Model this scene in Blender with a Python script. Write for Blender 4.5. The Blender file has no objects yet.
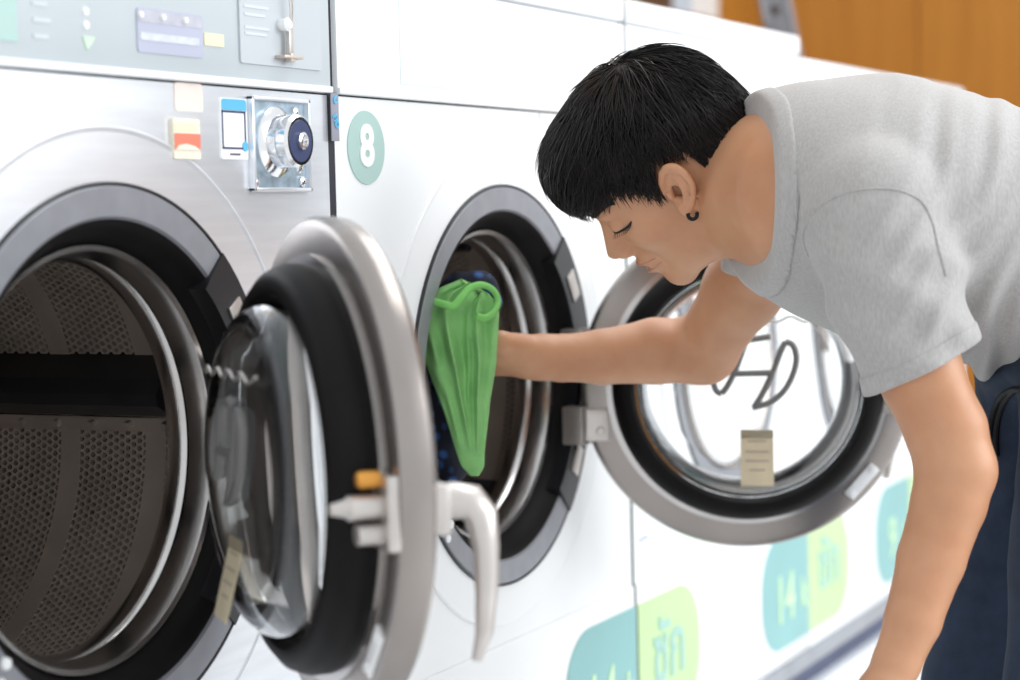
import bpy, bmesh, math, random
import numpy as np
from mathutils import Vector, Matrix
random.seed(7); RNG = np.random.default_rng(7)
PI = math.pi

# ------------------------------------------------------------------ camera, world, lights, exposure
FPX = 2050.0                                  # focal length in pixels of a 1020 px wide frame
ROLL, PITCH, YAW = math.atan(.025), math.radians(3.460), math.radians(26.039)
CAM = np.array([0.0, -1.14, 1.0])
_fw = np.array([math.cos(YAW)*math.cos(PITCH), math.sin(YAW)*math.cos(PITCH), -math.sin(PITCH)])
_rt = np.array([math.sin(YAW), -math.cos(YAW), 0.0]); _up = np.cross(_rt, _fw)
CR = math.cos(ROLL)*_rt + math.sin(ROLL)*(-_up)        # image right
CD = -math.sin(ROLL)*_rt + math.cos(ROLL)*(-_up)
def at(x, y, Z):                              # a place in the room, read off the photograph at distance Z
    return CAM + Z*(_fw + (x-510)/FPX*CR + (y-340)/FPX*CD)
def cvec(x, y, z):                            # direction: right, down, away
    return x*CR + y*CD + z*_fw

scene = bpy.context.scene
C = scene.collection
cam = bpy.data.cameras.new('camera'); camo = bpy.data.objects.new('camera', cam); C.objects.link(camo)
cam.sensor_width = 36.0; cam.lens = FPX/1020*36.0
m3 = Matrix((CR, -CD, -_fw)).transposed()
camo.matrix_world = Matrix.Translation(Vector(CAM)) @ m3.to_4x4()
cam.dof.use_dof = True; cam.dof.focus_distance = 2.2; cam.dof.aperture_fstop = 3.4
cam.clip_start = .05
scene.camera = camo

world = bpy.data.worlds.new('world'); scene.world = world; world.use_nodes = True
bg = world.node_tree.nodes['Background']
bg.inputs[0].default_value = (.93, .97, 1.0, 1); bg.inputs[1].default_value = .95

def area(name, loc, target, sx, sy, power, col=(1, 1, 1)):
    l = bpy.data.lights.new(name, 'AREA'); l.shape = 'RECTANGLE'; l.size = sx; l.size_y = sy
    l.energy = power; l.color = col
    o = bpy.data.objects.new(name, l); C.objects.link(o); o.location = loc
    o.rotation_euler = (Vector(target)-Vector(loc)).to_track_quat('-Z', 'Y').to_euler()
    return o
area('shopfront_daylight', (3.6, -4.2, 2.3), (2.6, 0, .8), 3.2, 2.2, 110, (.97, .985, 1))
area('ceiling_lamp_light', (3.4, -.5, 3.1), (3.2, -.3, 0), 2.6, 1.0, 30, (1, .99, .97))
vs = scene.view_settings
vs.view_transform = 'Standard'; vs.look = 'None'; vs.gamma = 1; vs.use_curve_mapping = False
vs.exposure = .16

# ------------------------------------------------------------------ materials
MATS = {}
def mat(name, col, rough=.5, metal=0.0, noise=None, bump=None, **kw):
    """noise=(scale, amount) colour variation, bump=(scale, strength[, stretch])"""
    if name in MATS: return MATS[name]
    m = bpy.data.materials.new(name); m.use_nodes = True; nt = m.node_tree; N, L = nt.nodes, nt.links
    b = N['Principled BSDF']; b.inputs['Base Color'].default_value = (*col, 1)
    b.inputs['Roughness'].default_value = rough; b.inputs['Metallic'].default_value = metal
    for k, v in kw.items(): b.inputs[k].default_value = v
    tc = N.new('ShaderNodeTexCoord')
    def nz(scale, stretch=None, detail=4):
        mp = N.new('ShaderNodeMapping'); L.new(tc.outputs['Object'], mp.inputs[0])
        if stretch: mp.inputs['Scale'].default_value = stretch
        t = N.new('ShaderNodeTexNoise'); t.inputs['Scale'].default_value = scale; t.inputs['Detail'].default_value = detail
        L.new(mp.outputs[0], t.inputs['Vector']); return t
    if noise:
        t = nz(noise[0], noise[2] if len(noise) > 2 else None)
        r = N.new('ShaderNodeValToRGB'); a = noise[1]
        r.color_ramp.elements[0].position = .3; r.color_ramp.elements[1].position = .7
        r.color_ramp.elements[0].color = (*[max(0, c*(1-a)) for c in col], 1)
        r.color_ramp.elements[1].color = (*[min(1, c*(1+a)) for c in col], 1)
        L.new(t.outputs['Fac'], r.inputs[0]); L.new(r.outputs[0], b.inputs['Base Color'])
    if bump:
        t = nz(bump[0], bump[2] if len(bump) > 2 else None)
        bp = N.new('ShaderNodeBump'); bp.inputs['Strength'].default_value = bump[1]; bp.inputs['Distance'].default_value = .002
        L.new(t.outputs['Fac'], bp.inputs['Height']); L.new(bp.outputs[0], b.inputs['Normal'])
    MATS[name] = m; return m
steel = mat('brushed_steel', (.86, .88, .92), .28, .62, noise=(6, .05, (1, 1, 14)), bump=(60, .06, (1, 1, 25)))
whitep = mat('white_finish', (.92, .93, .94), .28, .0, noise=(3, .02))  # even white for the far fronts, door covers and strike plates
panelgrey = mat('panel_grey', (.50, .55, .575), .35, 0, noise=(5, .04))
panelwhite = mat('panel_white', (.88, .90, .92), .35, 0, noise=(5, .02))
graphite = mat('graphite_ring', (.30, .305, .335), .42, .35, noise=(30, .08))
rubber = mat('black_rubber', (.007, .006, .006), .5, 0, noise=(20, .2), **{'Specular IOR Level': .14})
blackp = mat('black_plastic', (.014, .014, .017), .3, 0, noise=(20, .2))
chrome = mat('chrome', (.80, .80, .81), .14, 1.0, noise=(10, .05))
rimsteel = mat('rim_steel', (.58, .56, .55), .22, 1.0, noise=(12, .08))
drumsteel = mat('drum_steel', (.58, .50, .44), .38, .55, noise=(14, .12))
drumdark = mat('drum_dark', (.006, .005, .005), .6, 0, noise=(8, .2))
doorsteel = mat('door_steel', (.36, .325, .305), .27, .9, noise=(9, .08), bump=(40, .05))
castmetal = mat('cast_metal', (.62, .58, .55), .35, .8, noise=(25, .1))
brass = mat('brass', (.70, .33, .07), .35, .8, noise=(25, .15))
greyplastic = mat('grey_plastic', (.17, .165, .16), .45, 0, noise=(10, .05))
tagpaper = mat('tag_paper', (.62, .53, .37), .7, 0, noise=(40, .08))
tagink = mat('tag_ink', (.42, .35, .28), .7, 0, noise=(40, .05))
teal = mat('teal_vinyl', (.24, .49, .49), .35, 0, noise=(6, .05))
lime = mat('lime_vinyl', (.54, .74, .38), .35, 0, noise=(6, .05))
limeink = mat('lime_ink', (.62, .86, .52), .4, 0, noise=(6, .03))
tealink = mat('teal_ink', (.38, .62, .55), .4, 0, noise=(6, .03))
paleteal = mat('pale_teal', (.42, .60, .56), .4, 0, noise=(6, .04))
whiteink = mat('white_ink', (.93, .94, .94), .5, 0, noise=(6, .02))
blueink = mat('blue_ink', (.10, .46, .72), .45, 0, noise=(10, .08))
navyink = mat('navy_ink', (.035, .05, .13), .4, 0, noise=(10, .1))
darkink = mat('dark_ink', (.10, .10, .14), .5, 0, noise=(10, .1))
redink = mat('red_ink', (.80, .22, .14), .5, 0, noise=(10, .06))
creamp = mat('cream_paper', (.86, .80, .66), .6, 0, noise=(30, .05))
yellowp = mat('yellow_paper', (.86, .84, .55), .6, 0, noise=(30, .05))
lavender = mat('lavender_label', (.46, .48, .60), .4, 0, noise=(10, .05))
gapdark = mat('gap_dark', (.02, .018, .03), .5, 0, noise=(10, .2))
gapgreen = mat('gap_green', (.03, .06, .05), .5, 0, noise=(10, .2))

def glassmat():
    m = mat('door_glass', (.97, .985, .99), .015, 0, noise=(4, .005))
    b = m.node_tree.nodes['Principled BSDF']
    b.inputs['Transmission Weight'].default_value = 1.0; b.inputs['IOR'].default_value = 1.46
    return m
glass = glassmat()

def woodmat():
    m = bpy.data.materials.new('orange_wood'); m.use_nodes = True; N, L = m.node_tree.nodes, m.node_tree.links
    b = N['Principled BSDF']; b.inputs['Roughness'].default_value = .45
    tc = N.new('ShaderNodeTexCoord'); mp = N.new('ShaderNodeMapping'); mp.inputs['Scale'].default_value = (9, 9, .7)
    t = N.new('ShaderNodeTexNoise'); t.inputs['Scale'].default_value = 2.2; t.inputs['Detail'].default_value = 6; t.inputs['Distortion'].default_value = .6
    r = N.new('ShaderNodeValToRGB'); r.color_ramp.elements[0].color = (.42, .165, .018, 1); r.color_ramp.elements[1].color = (.56, .25, .036, 1)
    r.color_ramp.elements[0].position = .25; r.color_ramp.elements[1].position = .8
    L.new(tc.outputs['Object'], mp.inputs[0]); L.new(mp.outputs[0], t.inputs['Vector']); L.new(t.outputs['Fac'], r.inputs[0]); L.new(r.outputs[0], b.inputs['Base Color'])
    return m
wood = woodmat()
def tilemat():
    m = bpy.data.materials.new('floor_finish'); m.use_nodes = True; N, L = m.node_tree.nodes, m.node_tree.links
    b = N['Principled BSDF']; b.inputs['Roughness'].default_value = .3
    tc = N.new('ShaderNodeTexCoord'); t = N.new('ShaderNodeTexNoise'); t.inputs['Scale'].default_value = 6
    r = N.new('ShaderNodeValToRGB'); r.color_ramp.elements[0].color = (.72, .73, .74, 1); r.color_ramp.elements[1].color = (.80, .80, .80, 1)
    L.new(tc.outputs['Object'], t.inputs['Vector']); L.new(t.outputs['Fac'], r.inputs[0]); L.new(r.outputs[0], b.inputs['Base Color'])
    return m
floorm = tilemat()

# ------------------------------------------------------------------ mesh helpers
def obj(name, me, m, parent=None, smooth=None):
    if isinstance(me, bmesh.types.BMesh):
        b = me; me = bpy.data.meshes.new(name); bmesh.ops.recalc_face_normals(b, faces=b.faces[:]); b.to_mesh(me); b.free()
    if m and not me.materials: me.materials.append(m)
    o = bpy.data.objects.new(name, me); C.objects.link(o)
    if parent: o.parent = parent
    if smooth is not None:
        me.polygons.foreach_set('use_smooth', [True]*len(me.polygons))
        if smooth < 180: me.set_sharp_from_angle(angle=math.radians(smooth))
    return o
def tag(o, label, cat=None, group=None, kind=None):
    if label: o['label'] = label
    if cat: o['category'] = cat
    if group: o['group'] = group
    if kind: o['kind'] = kind
    return o
def empty(name, loc=(0, 0, 0), rz=0, parent=None):
    o = bpy.data.objects.new(name, None); C.objects.link(o); o.location = loc; o.rotation_euler = (0, 0, rz); o.empty_display_size = .05
    if parent: o.parent = parent
    return o
def add_box(b, x0, x1, y0, y1, z0, z1, bev=0):
    r = bmesh.ops.create_cube(b, size=1)
    for v in r['verts']:
        v.co = Vector(((x0+x1)/2+v.co.x*(x1-x0), (y0+y1)/2+v.co.y*(y1-y0), (z0+z1)/2+v.co.z*(z1-z0)))
    if bev > 0:
        es = list({e for v in r['verts'] for e in v.link_edges})
        bmesh.ops.bevel(b, geom=es, offset=bev, segments=2, affect='EDGES', profile=.6)
def box(name, x0, x1, y0, y1, z0, z1, m, parent=None, bev=0):
    b = bmesh.new(); add_box(b, x0, x1, y0, y1, z0, z1, bev); return obj(name, b, m, parent, 40 if bev else None)
def add_lathe(b, prof, seg=72, axis='y', c=(0, 0, 0), closed=False):
    """profile of (radius, along axis) about an axis through c"""
    rings = []
    for r, a in prof:
        ring = []
        if r < 1e-6:
            ring = [b.verts.new(_lp(0, 0, a, axis, c))]
        else:
            for i in range(seg):
                t = 2*PI*i/seg; ring.append(b.verts.new(_lp(r*math.cos(t), r*math.sin(t), a, axis, c)))
        rings.append(ring)
    pairs = list(zip(rings, rings[1:])) + ([(rings[-1], rings[0])] if closed else [])
    for A, B in pairs:
        if len(A) == 1 and len(B) == 1: continue
        for i in range(seg):
            j = (i+1) % seg
            if len(A) == 1: b.faces.new((A[0], B[i], B[j]))
            elif len(B) == 1: b.faces.new((A[i], B[0], A[j]))
            else: b.faces.new((A[i], B[i], B[j], A[j]))
def _lp(p, q, a, axis, c):
    if axis == 'y': return (c[0]+p, c[1]+a, c[2]+q)
    if axis == 'x': return (c[0]+a, c[1]+p, c[2]+q)
    return (c[0]+p, c[1]+q, c[2]+a)
def lathe(name, prof, m, parent=None, seg=72, axis='y', c=(0, 0, 0), closed=False, smooth=35):
    b = bmesh.new(); add_lathe(b, prof, seg, axis, c, closed); return obj(name, b, m, parent, smooth)
def add_tube(b, pts, rad, seg=8, caps=True, flat=1.0):
    pts = [Vector(p) for p in pts]; n = len(pts)
    rad = [float(r_) for r_ in rad] if hasattr(rad, '__len__') else [float(rad)]*n
    prev = None; rings = []
    for i, p in enumerate(pts):
        t = (pts[min(i+1, n-1)]-pts[max(i-1, 0)]).normalized()
        if prev is None:
            u = t.orthogonal().normalized()
        else:
            u = (prev - t*prev.dot(t)); u = u.normalized() if u.length > 1e-6 else t.orthogonal().normalized()
        prev = u; w = t.cross(u)
        rings.append([b.verts.new(p + rad[i]*(math.cos(2*PI*k/seg)*u + flat*math.sin(2*PI*k/seg)*w)) for k in range(seg)])
    for A, B in zip(rings, rings[1:]):
        for k in range(seg): b.faces.new((A[k], A[(k+1) % seg], B[(k+1) % seg], B[k]))
    if caps: b.faces.new(rings[0][::-1]); b.faces.new(rings[-1])
def tube(name, pts, rad, m, parent=None, seg=8, flat=1.0):
    b = bmesh.new(); add_tube(b, pts, rad, seg, True, flat); return obj(name, b, m, parent, 60)
def add_prism(b, poly, y0, y1):
    """outline in x,z pushed from y0 to y1"""
    A = [b.verts.new((x, y0, z)) for x, z in poly]; B = [b.verts.new((x, y1, z)) for x, z in poly]
    b.faces.new(A); b.faces.new(B[::-1])
    for i in range(len(poly)):
        j = (i+1) % len(poly); b.faces.new((A[i], B[i], B[j], A[j]))
def prism(name, poly, y0, y1, m, parent=None):
    b = bmesh.new(); add_prism(b, poly, y0, y1); return obj(name, b, m, parent)
def smooth_curve(pts, n=5):
    pts = [Vector(p) for p in pts]; out = []
    for i in range(len(pts)-1):
        p0, p1, p2, p3 = pts[max(i-1, 0)], pts[i], pts[i+1], pts[min(i+2, len(pts)-1)]
        for k in range(n):
            t = k/n; out.append(.5*((2*p1)+(p2-p0)*t+(2*p0-5*p1+4*p2-p3)*t*t+(3*p1-p0-3*p2+p3)*t**3))
    return out+[pts[-1]]
def rrect(x0, x1, z0, z1, r, corners=(1, 1, 1, 1), n=7):
    """rounded outline; corners = lower-left, lower-right, upper-right, upper-left"""
    out = []
    for (cx, cz, a0, on, px, pz) in ((x0+r, z0+r, PI, corners[0], x0, z0), (x1-r, z0+r, 1.5*PI, corners[1], x1, z0),
                                     (x1-r, z1-r, 0, corners[2], x1, z1), (x0+r, z1-r, .5*PI, corners[3], x0, z1)):
        if not on: out.append((px, pz)); continue
        for i in range(n+1):
            t = a0+.5*PI*i/n; out.append((cx+r*math.cos(t), cz+r*math.sin(t)))
    return out
def text(name, s, size, x, z, y, m, parent=None, bold=.0, sx=1.0, thick=.0006, rot=0):
    cu = bpy.data.curves.new(name, 'FONT'); cu.body = s; cu.size = size; cu.align_x = 'CENTER'; cu.align_y = 'CENTER'
    cu.extrude = thick; cu.offset = bold; cu.resolution_u = 4
    t = bpy.data.objects.new(name, cu); C.objects.link(t)
    me = bpy.data.meshes.new_from_object(t.evaluated_get(bpy.context.evaluated_depsgraph_get()))
    bpy.data.objects.remove(t); bpy.data.curves.remove(cu)
    me.transform(Matrix.Rotation(rot, 4, 'Z')); me.transform(Matrix.Diagonal((sx, 1, 1, 1)))
    me.transform(Matrix.Rotation(PI/2, 4, 'X')); me.transform(Matrix.Translation((x, y, z)))
    me.materials.clear()
    return obj(name, me, m, parent)

# ------------------------------------------------------------------ the setting
G = [1.1085, 1.912, 2.720, 3.525, 4.220, 4.735]     # joints between the machines along the row
BASE = .205; DZ = .787                               # top of plinth, height of door centres
ROWEND = 7.3
def struct(o): o['kind'] = 'structure'; return o
b = bmesh.new(); add_box(b, -2, ROWEND, -4.5, 1.4, -.05, 0); struct(obj('floor', b, floorm))
# far wall of wooden boards and the wall behind the machines
we = empty('wall_end', (ROWEND+.02, 0, 0)); struct(we)
b = bmesh.new(); add_box(b, .012, .06, -.55, 1.48, 0, 3.2); backing = obj('backing', b, gapdark, we)
bp = None
for i in range(3):
    y0 = -.55+i*.662
    if bp is None:
        b = bmesh.new(); add_box(b, -.01, .012, .002, .660, 0, 3.2, .003); o = obj('panel', b, wood, we); bp = o
    else:
        o = bp.copy(); C.objects.link(o); o.parent = we
    o.location = (0, y0, 0)
wb = empty('wall_back', (0, 1.42, 0)); struct(wb)
b = bmesh.new(); add_box(b, -1.5, ROWEND, .012, .06, 0, 3.2); obj('backing', b, gapdark, wb)
bp = None
for i in range(10):
    if bp is None:
        b = bmesh.new(); add_box(b, .002, .880, -.01, .012, 0, 3.2, .003); o = obj('panel', b, wood, wb); bp = o
    else:
        o = bp.copy(); C.objects.link(o); o.parent = wb
    o.location = (-1.5+i*.8815, 0, 0)
# plinth under the row: pale base, dark recess, steel ledge
plinthw = mat('plinth_white', (.80, .83, .86), .35, 0, noise=(5, .03))
recess = mat('recess_navy', (.06, .075, .15), .45, 0, noise=(8, .15))
ledge = mat('ledge_steel', (.42, .44, .48), .4, .6, noise=(9, .1))
tr = empty('trim_1', (0, 0, 0)); struct(tr)
box('base', .3, 4.9, -.01, .80, 0, .135, plinthw, tr, .004)
box('recess', .3, 4.9, .012, .80, .135, .178, recess, tr)
box('ledge', .3, 4.9, -.012, .80, .178, BASE, ledge, tr, .004)

# ------------------------------------------------------------------ perforated drum (mesh shared by the open machines)
DR, DY0, STRIP, BAND, NS = .238, .062, .090, .020, 4
def drum_mesh():
    nc = 184; na = 12; c = 2*PI/nc; a = STRIP/na
    hexv = [(0, 2/3), (.5, 1/3), (.5, -1/3), (0, -2/3), (-.5, -1/3), (-.5, 1/3)]
    V = []; F = []; base = 0
    for s in range(NS+1):
        y0 = DY0+BAND+(s-.5)*(STRIP+BAND)
        for j in range(na):
            for i in range(nc):
                cc = (i+.5*(j % 2))*c; yy = y0+(j+.5)*a
                if yy < DY0+.012 or yy > DY0+BAND+NS*(STRIP+BAND)-.012: continue
                for (r, k) in ((DR, 1.0), (DR, .66), (DR+.006, .62)):
                    for hx, hy in hexv:
                        t = cc+hx*c*k; V.append((r*math.cos(t), yy+hy*a*k, r*math.sin(t)))
                for L0 in (0, 6):
                    for k in range(6):
                        n = (k+1) % 6; F.append((base+L0+k, base+L0+n, base+L0+6+n, base+L0+6+k))
                base += 18
    me = bpy.data.meshes.new('drum'); me.from_pydata(V, [], F); me.materials.append(drumsteel); return me
DRUM = drum_mesh()
def band_mesh():
    b = bmesh.new(); add_lathe(b, [(DR-.0008, 0), (DR-.0008, BAND+.006), (DR+.002, BAND+.006), (DR+.002, 0)], 96, closed=True)
    me = bpy.data.meshes.new('drum_band'); bmesh.ops.recalc_face_normals(b, faces=b.faces[:]); b.to_mesh(me); b.free(); me.materials.append(drumsteel)
    return me
BANDM = band_mesh()

def build_drum(root, lifter_angle):
    e = obj('drum', DRUM, drumsteel, root); e.location = (0, 0, DZL)
    for s in range(NS):
        o = obj('drum_band', BANDM, drumsteel, e, 40); o.location = (0, DY0+(s+.5)*(STRIP+BAND)-.003, 0)
    yb = DY0+BAND+NS*(STRIP+BAND)
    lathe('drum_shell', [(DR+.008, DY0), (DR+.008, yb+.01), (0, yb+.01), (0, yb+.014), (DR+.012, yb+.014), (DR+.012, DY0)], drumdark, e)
    lathe('drum_back', [(DR, yb-.01), (.12, yb-.004), (.09, yb-.02), (0, yb-.022)], drumsteel, e)
    for k in range(3):                              # lifters run along the drum
        t = lifter_angle+k*2*PI/3
        b = bmesh.new()
        prof = [(-.036, 0), (-.022, .040), (-.006, .060), (.006, .060), (.018, .044), (.036, 0)]
        A = [b.verts.new((DR+.004-h, DY0+.02, w)) for w, h in prof]; B = [b.verts.new((DR+.004-h, yb-.015, w)) for w, h in prof]
        b.faces.new(A); b.faces.new(B)
        for i in range(len(prof)):
            j = (i+1) % len(prof); b.faces.new((A[i], A[j], B[j], B[i]))
        o = obj('lifter', b, blackp, e); o.rotation_euler = (0, -t, 0)
        b = bmesh.new()
        add_box(b, DR-.006, DR, DY0+.02, yb-.02, -.050, -.034, .002)
        for i in range(8): add_lathe(b, [(0, -.006), (.004, -.006), (.0055, 0), (0, 0)], 8, 'x', (DR-.006, DY0+.05+i*.047, -.042))
        o = obj('lifter_seam', b, drumsteel, e, 40); o.rotation_euler = (0, -t, 0)
    return e
DZL = DZ-BASE

# ------------------------------------------------------------------ washing machines
PH0, PH1, PTOP = 1.138-BASE, 1.2705-BASE, 1.306-BASE     # control panel and cap heights above the plinth
def front_with_hole(b, x0, x1, z0, z1, cz, R, y, seg=96):
    inner = []; outer = []
    cor = [math.atan2(z-cz, x) % (2*PI) for x, z in ((x1, z1), (x0, z1), (x0, z0), (x1, z0))]
    ang = sorted(set([2*PI*i/seg for i in range(seg)] + cor))
    for t in ang:
        c, s = math.cos(t), math.sin(t)
        k = min((x1/c if c > 1e-9 else x0/c if c < -1e-9 else 1e9), ((z1-cz)/s if s > 1e-9 else (z0-cz)/s if s < -1e-9 else 1e9))
        inner.append(b.verts.new((R*c, y, cz+R*s))); outer.append(b.verts.new((k*c, y, cz+k*s)))
    n = len(ang)
    for i in range(n):
        j = (i+1) % n; b.faces.new((inner[i], inner[j], outer[j], outer[i]))
    return inner, outer
def cabinet(root, hw, ztop, m, g0, g1):
    """sheet-metal cabinet: front with a round hole, a rolled lip, sides, top"""
    x0, x1 = -hw+g0, hw-g1
    b = bmesh.new()
    inner, outer = front_with_hole(b, x0, x1, 0, ztop, DZL, .246, 0)
    back = [b.verts.new((v.co.x, .76, v.co.z)) for v in outer]; deep = [b.verts.new((v.co.x, .05, v.co.z)) for v in inner]
    n = len(outer)
    for i in range(n):
        j = (i+1) % n
        b.faces.new((outer[i], outer[j], back[j], back[i])); b.faces.new((inner[i], deep[i], deep[j], inner[j]))
    b.faces.new(back)
    return obj('cabinet', b, m, root)
def washer(xa, xb, label, cap=True, body=steel, panel=panelgrey, openm=False, lifter=.2, gap=(.002, .002), name='washing_machine'):
    xc = (xa+xb)/2; hw = (xb-xa)/2
    root = empty(name, (xc, 0, BASE)); tag(root, label, 'washing machine', 'washing machines in the row')
    s = min(1, hw/.40)
    cabinet(root, hw, PH0-.004, body, *gap)
    x0, x1 = -hw+gap[0], hw-gap[1]
    box('control_panel', x0, x1, -.006, .72, PH0, PH1-.002, panel, root, .003)
    box('panel_trim', x0, x1, -.009, .01, PH0-.002, PH0+.005, panelwhite, root, .002)
    if cap: box('top_cap', x0, x1, -.008, .74, PH1, PTOP, panelwhite, root, .008)
    RP = min(.304, hw-.012)
    # raised round plate pressed into the front, with a rounded edge
    lathe('round_plate', [(.252, .001), (.252, -.0025), (RP-.006, -.0025), (RP-.002, -.0035), (RP, -.0025), (RP, .001)], body, root, 128, c=(0, 0, DZL), smooth=4)
    # kick panel seam
    sm = box('kick_panel', x0, x1, -.0035, 0, .002, .465-BASE-.003, body, root, .001)
    # ring, rubber, rim
    lathe('ring_edge', [(.249, -.002), (.2505, -.006), (.2525, -.006), (.2535, -.002), (.249, .001)], blackp, root, 128, c=(0, 0, DZL), closed=True)
    lathe('front_ring', [(.2505, -.004), (.248, -.006), (.222, -.004), (.218, .000), (.218, .01), (.2505, .01)], graphite, root, 128, c=(0, 0, DZL), closed=True)
    lathe('bellows', [(.219, -.002), (.212, .002), (.205, .014), (.199, .024), (.197, .036), (.190, .046), (.190, .066), (.222, .066), (.222, .002)], rubber, root, 128, c=(0, 0, DZL), closed=True)
    if openm:
        lathe('drum_rim', [(.197, .044), (.199, .030), (.196, .024), (.191, .026), (.187, .036), (.186, .050)], rimsteel, root, 128, c=(0, 0, DZL))
        lathe('inner_rim', [(.186, .052), (.183, .056), (.181, .064), (.184, .074), (.240, .080)], rimsteel, root, 128, c=(0, 0, DZL))
        build_drum(root, lifter)
    return root
lab = ['steel-fronted washing machine at the left edge with coin lock and perforated drum showing',
       'white washing machine numbered 8, its open drum holding the green shirt',
       'white washing machine behind the swung-open round door, next right of the machine numbered 8',
       'white washing machine without top cap, between the forearm and the round glass door',
       'farthest white washing machine at the end of the row, mostly behind the hanging arm']
W7 = washer(G[0], G[1], lab[0], openm=True, lifter=.20, gap=(.002, .011))
W8 = washer(G[1], G[2], lab[1], openm=True, body=whitep, panel=panelwhite, lifter=1.2, gap=(.003, .006))
W9 = washer(G[2], G[3], lab[2], body=whitep, panel=panelwhite, gap=(.005, .002))
W10 = washer(G[3], G[4], lab[3], cap=False, body=whitep, panel=panelwhite)
W11 = washer(G[4], G[5], lab[4], cap=False, body=whitep, panel=panelwhite)
# added dark strips in the gaps between machines, their shade given as colour
for k, (x, m_) in enumerate(((G[1]-.002, gapdark), (G[2], gapgreen), (G[3], gapgreen))):
    o = box('gap_strip', -.0085 if k == 0 else -.0052 if k == 1 else -.0015, .0045 if k == 0 else .0045 if k == 1 else .0015, .0008, .02, 0, PTOP-.004, m_, (W7, W8, W9)[k])
    o.location.x = x-(W7, W8, W9)[k].location.x+(.0005 if k == 0 else 0)
    tag(o, 'dark strip standing in for the shaded gap to the next machine')

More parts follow.
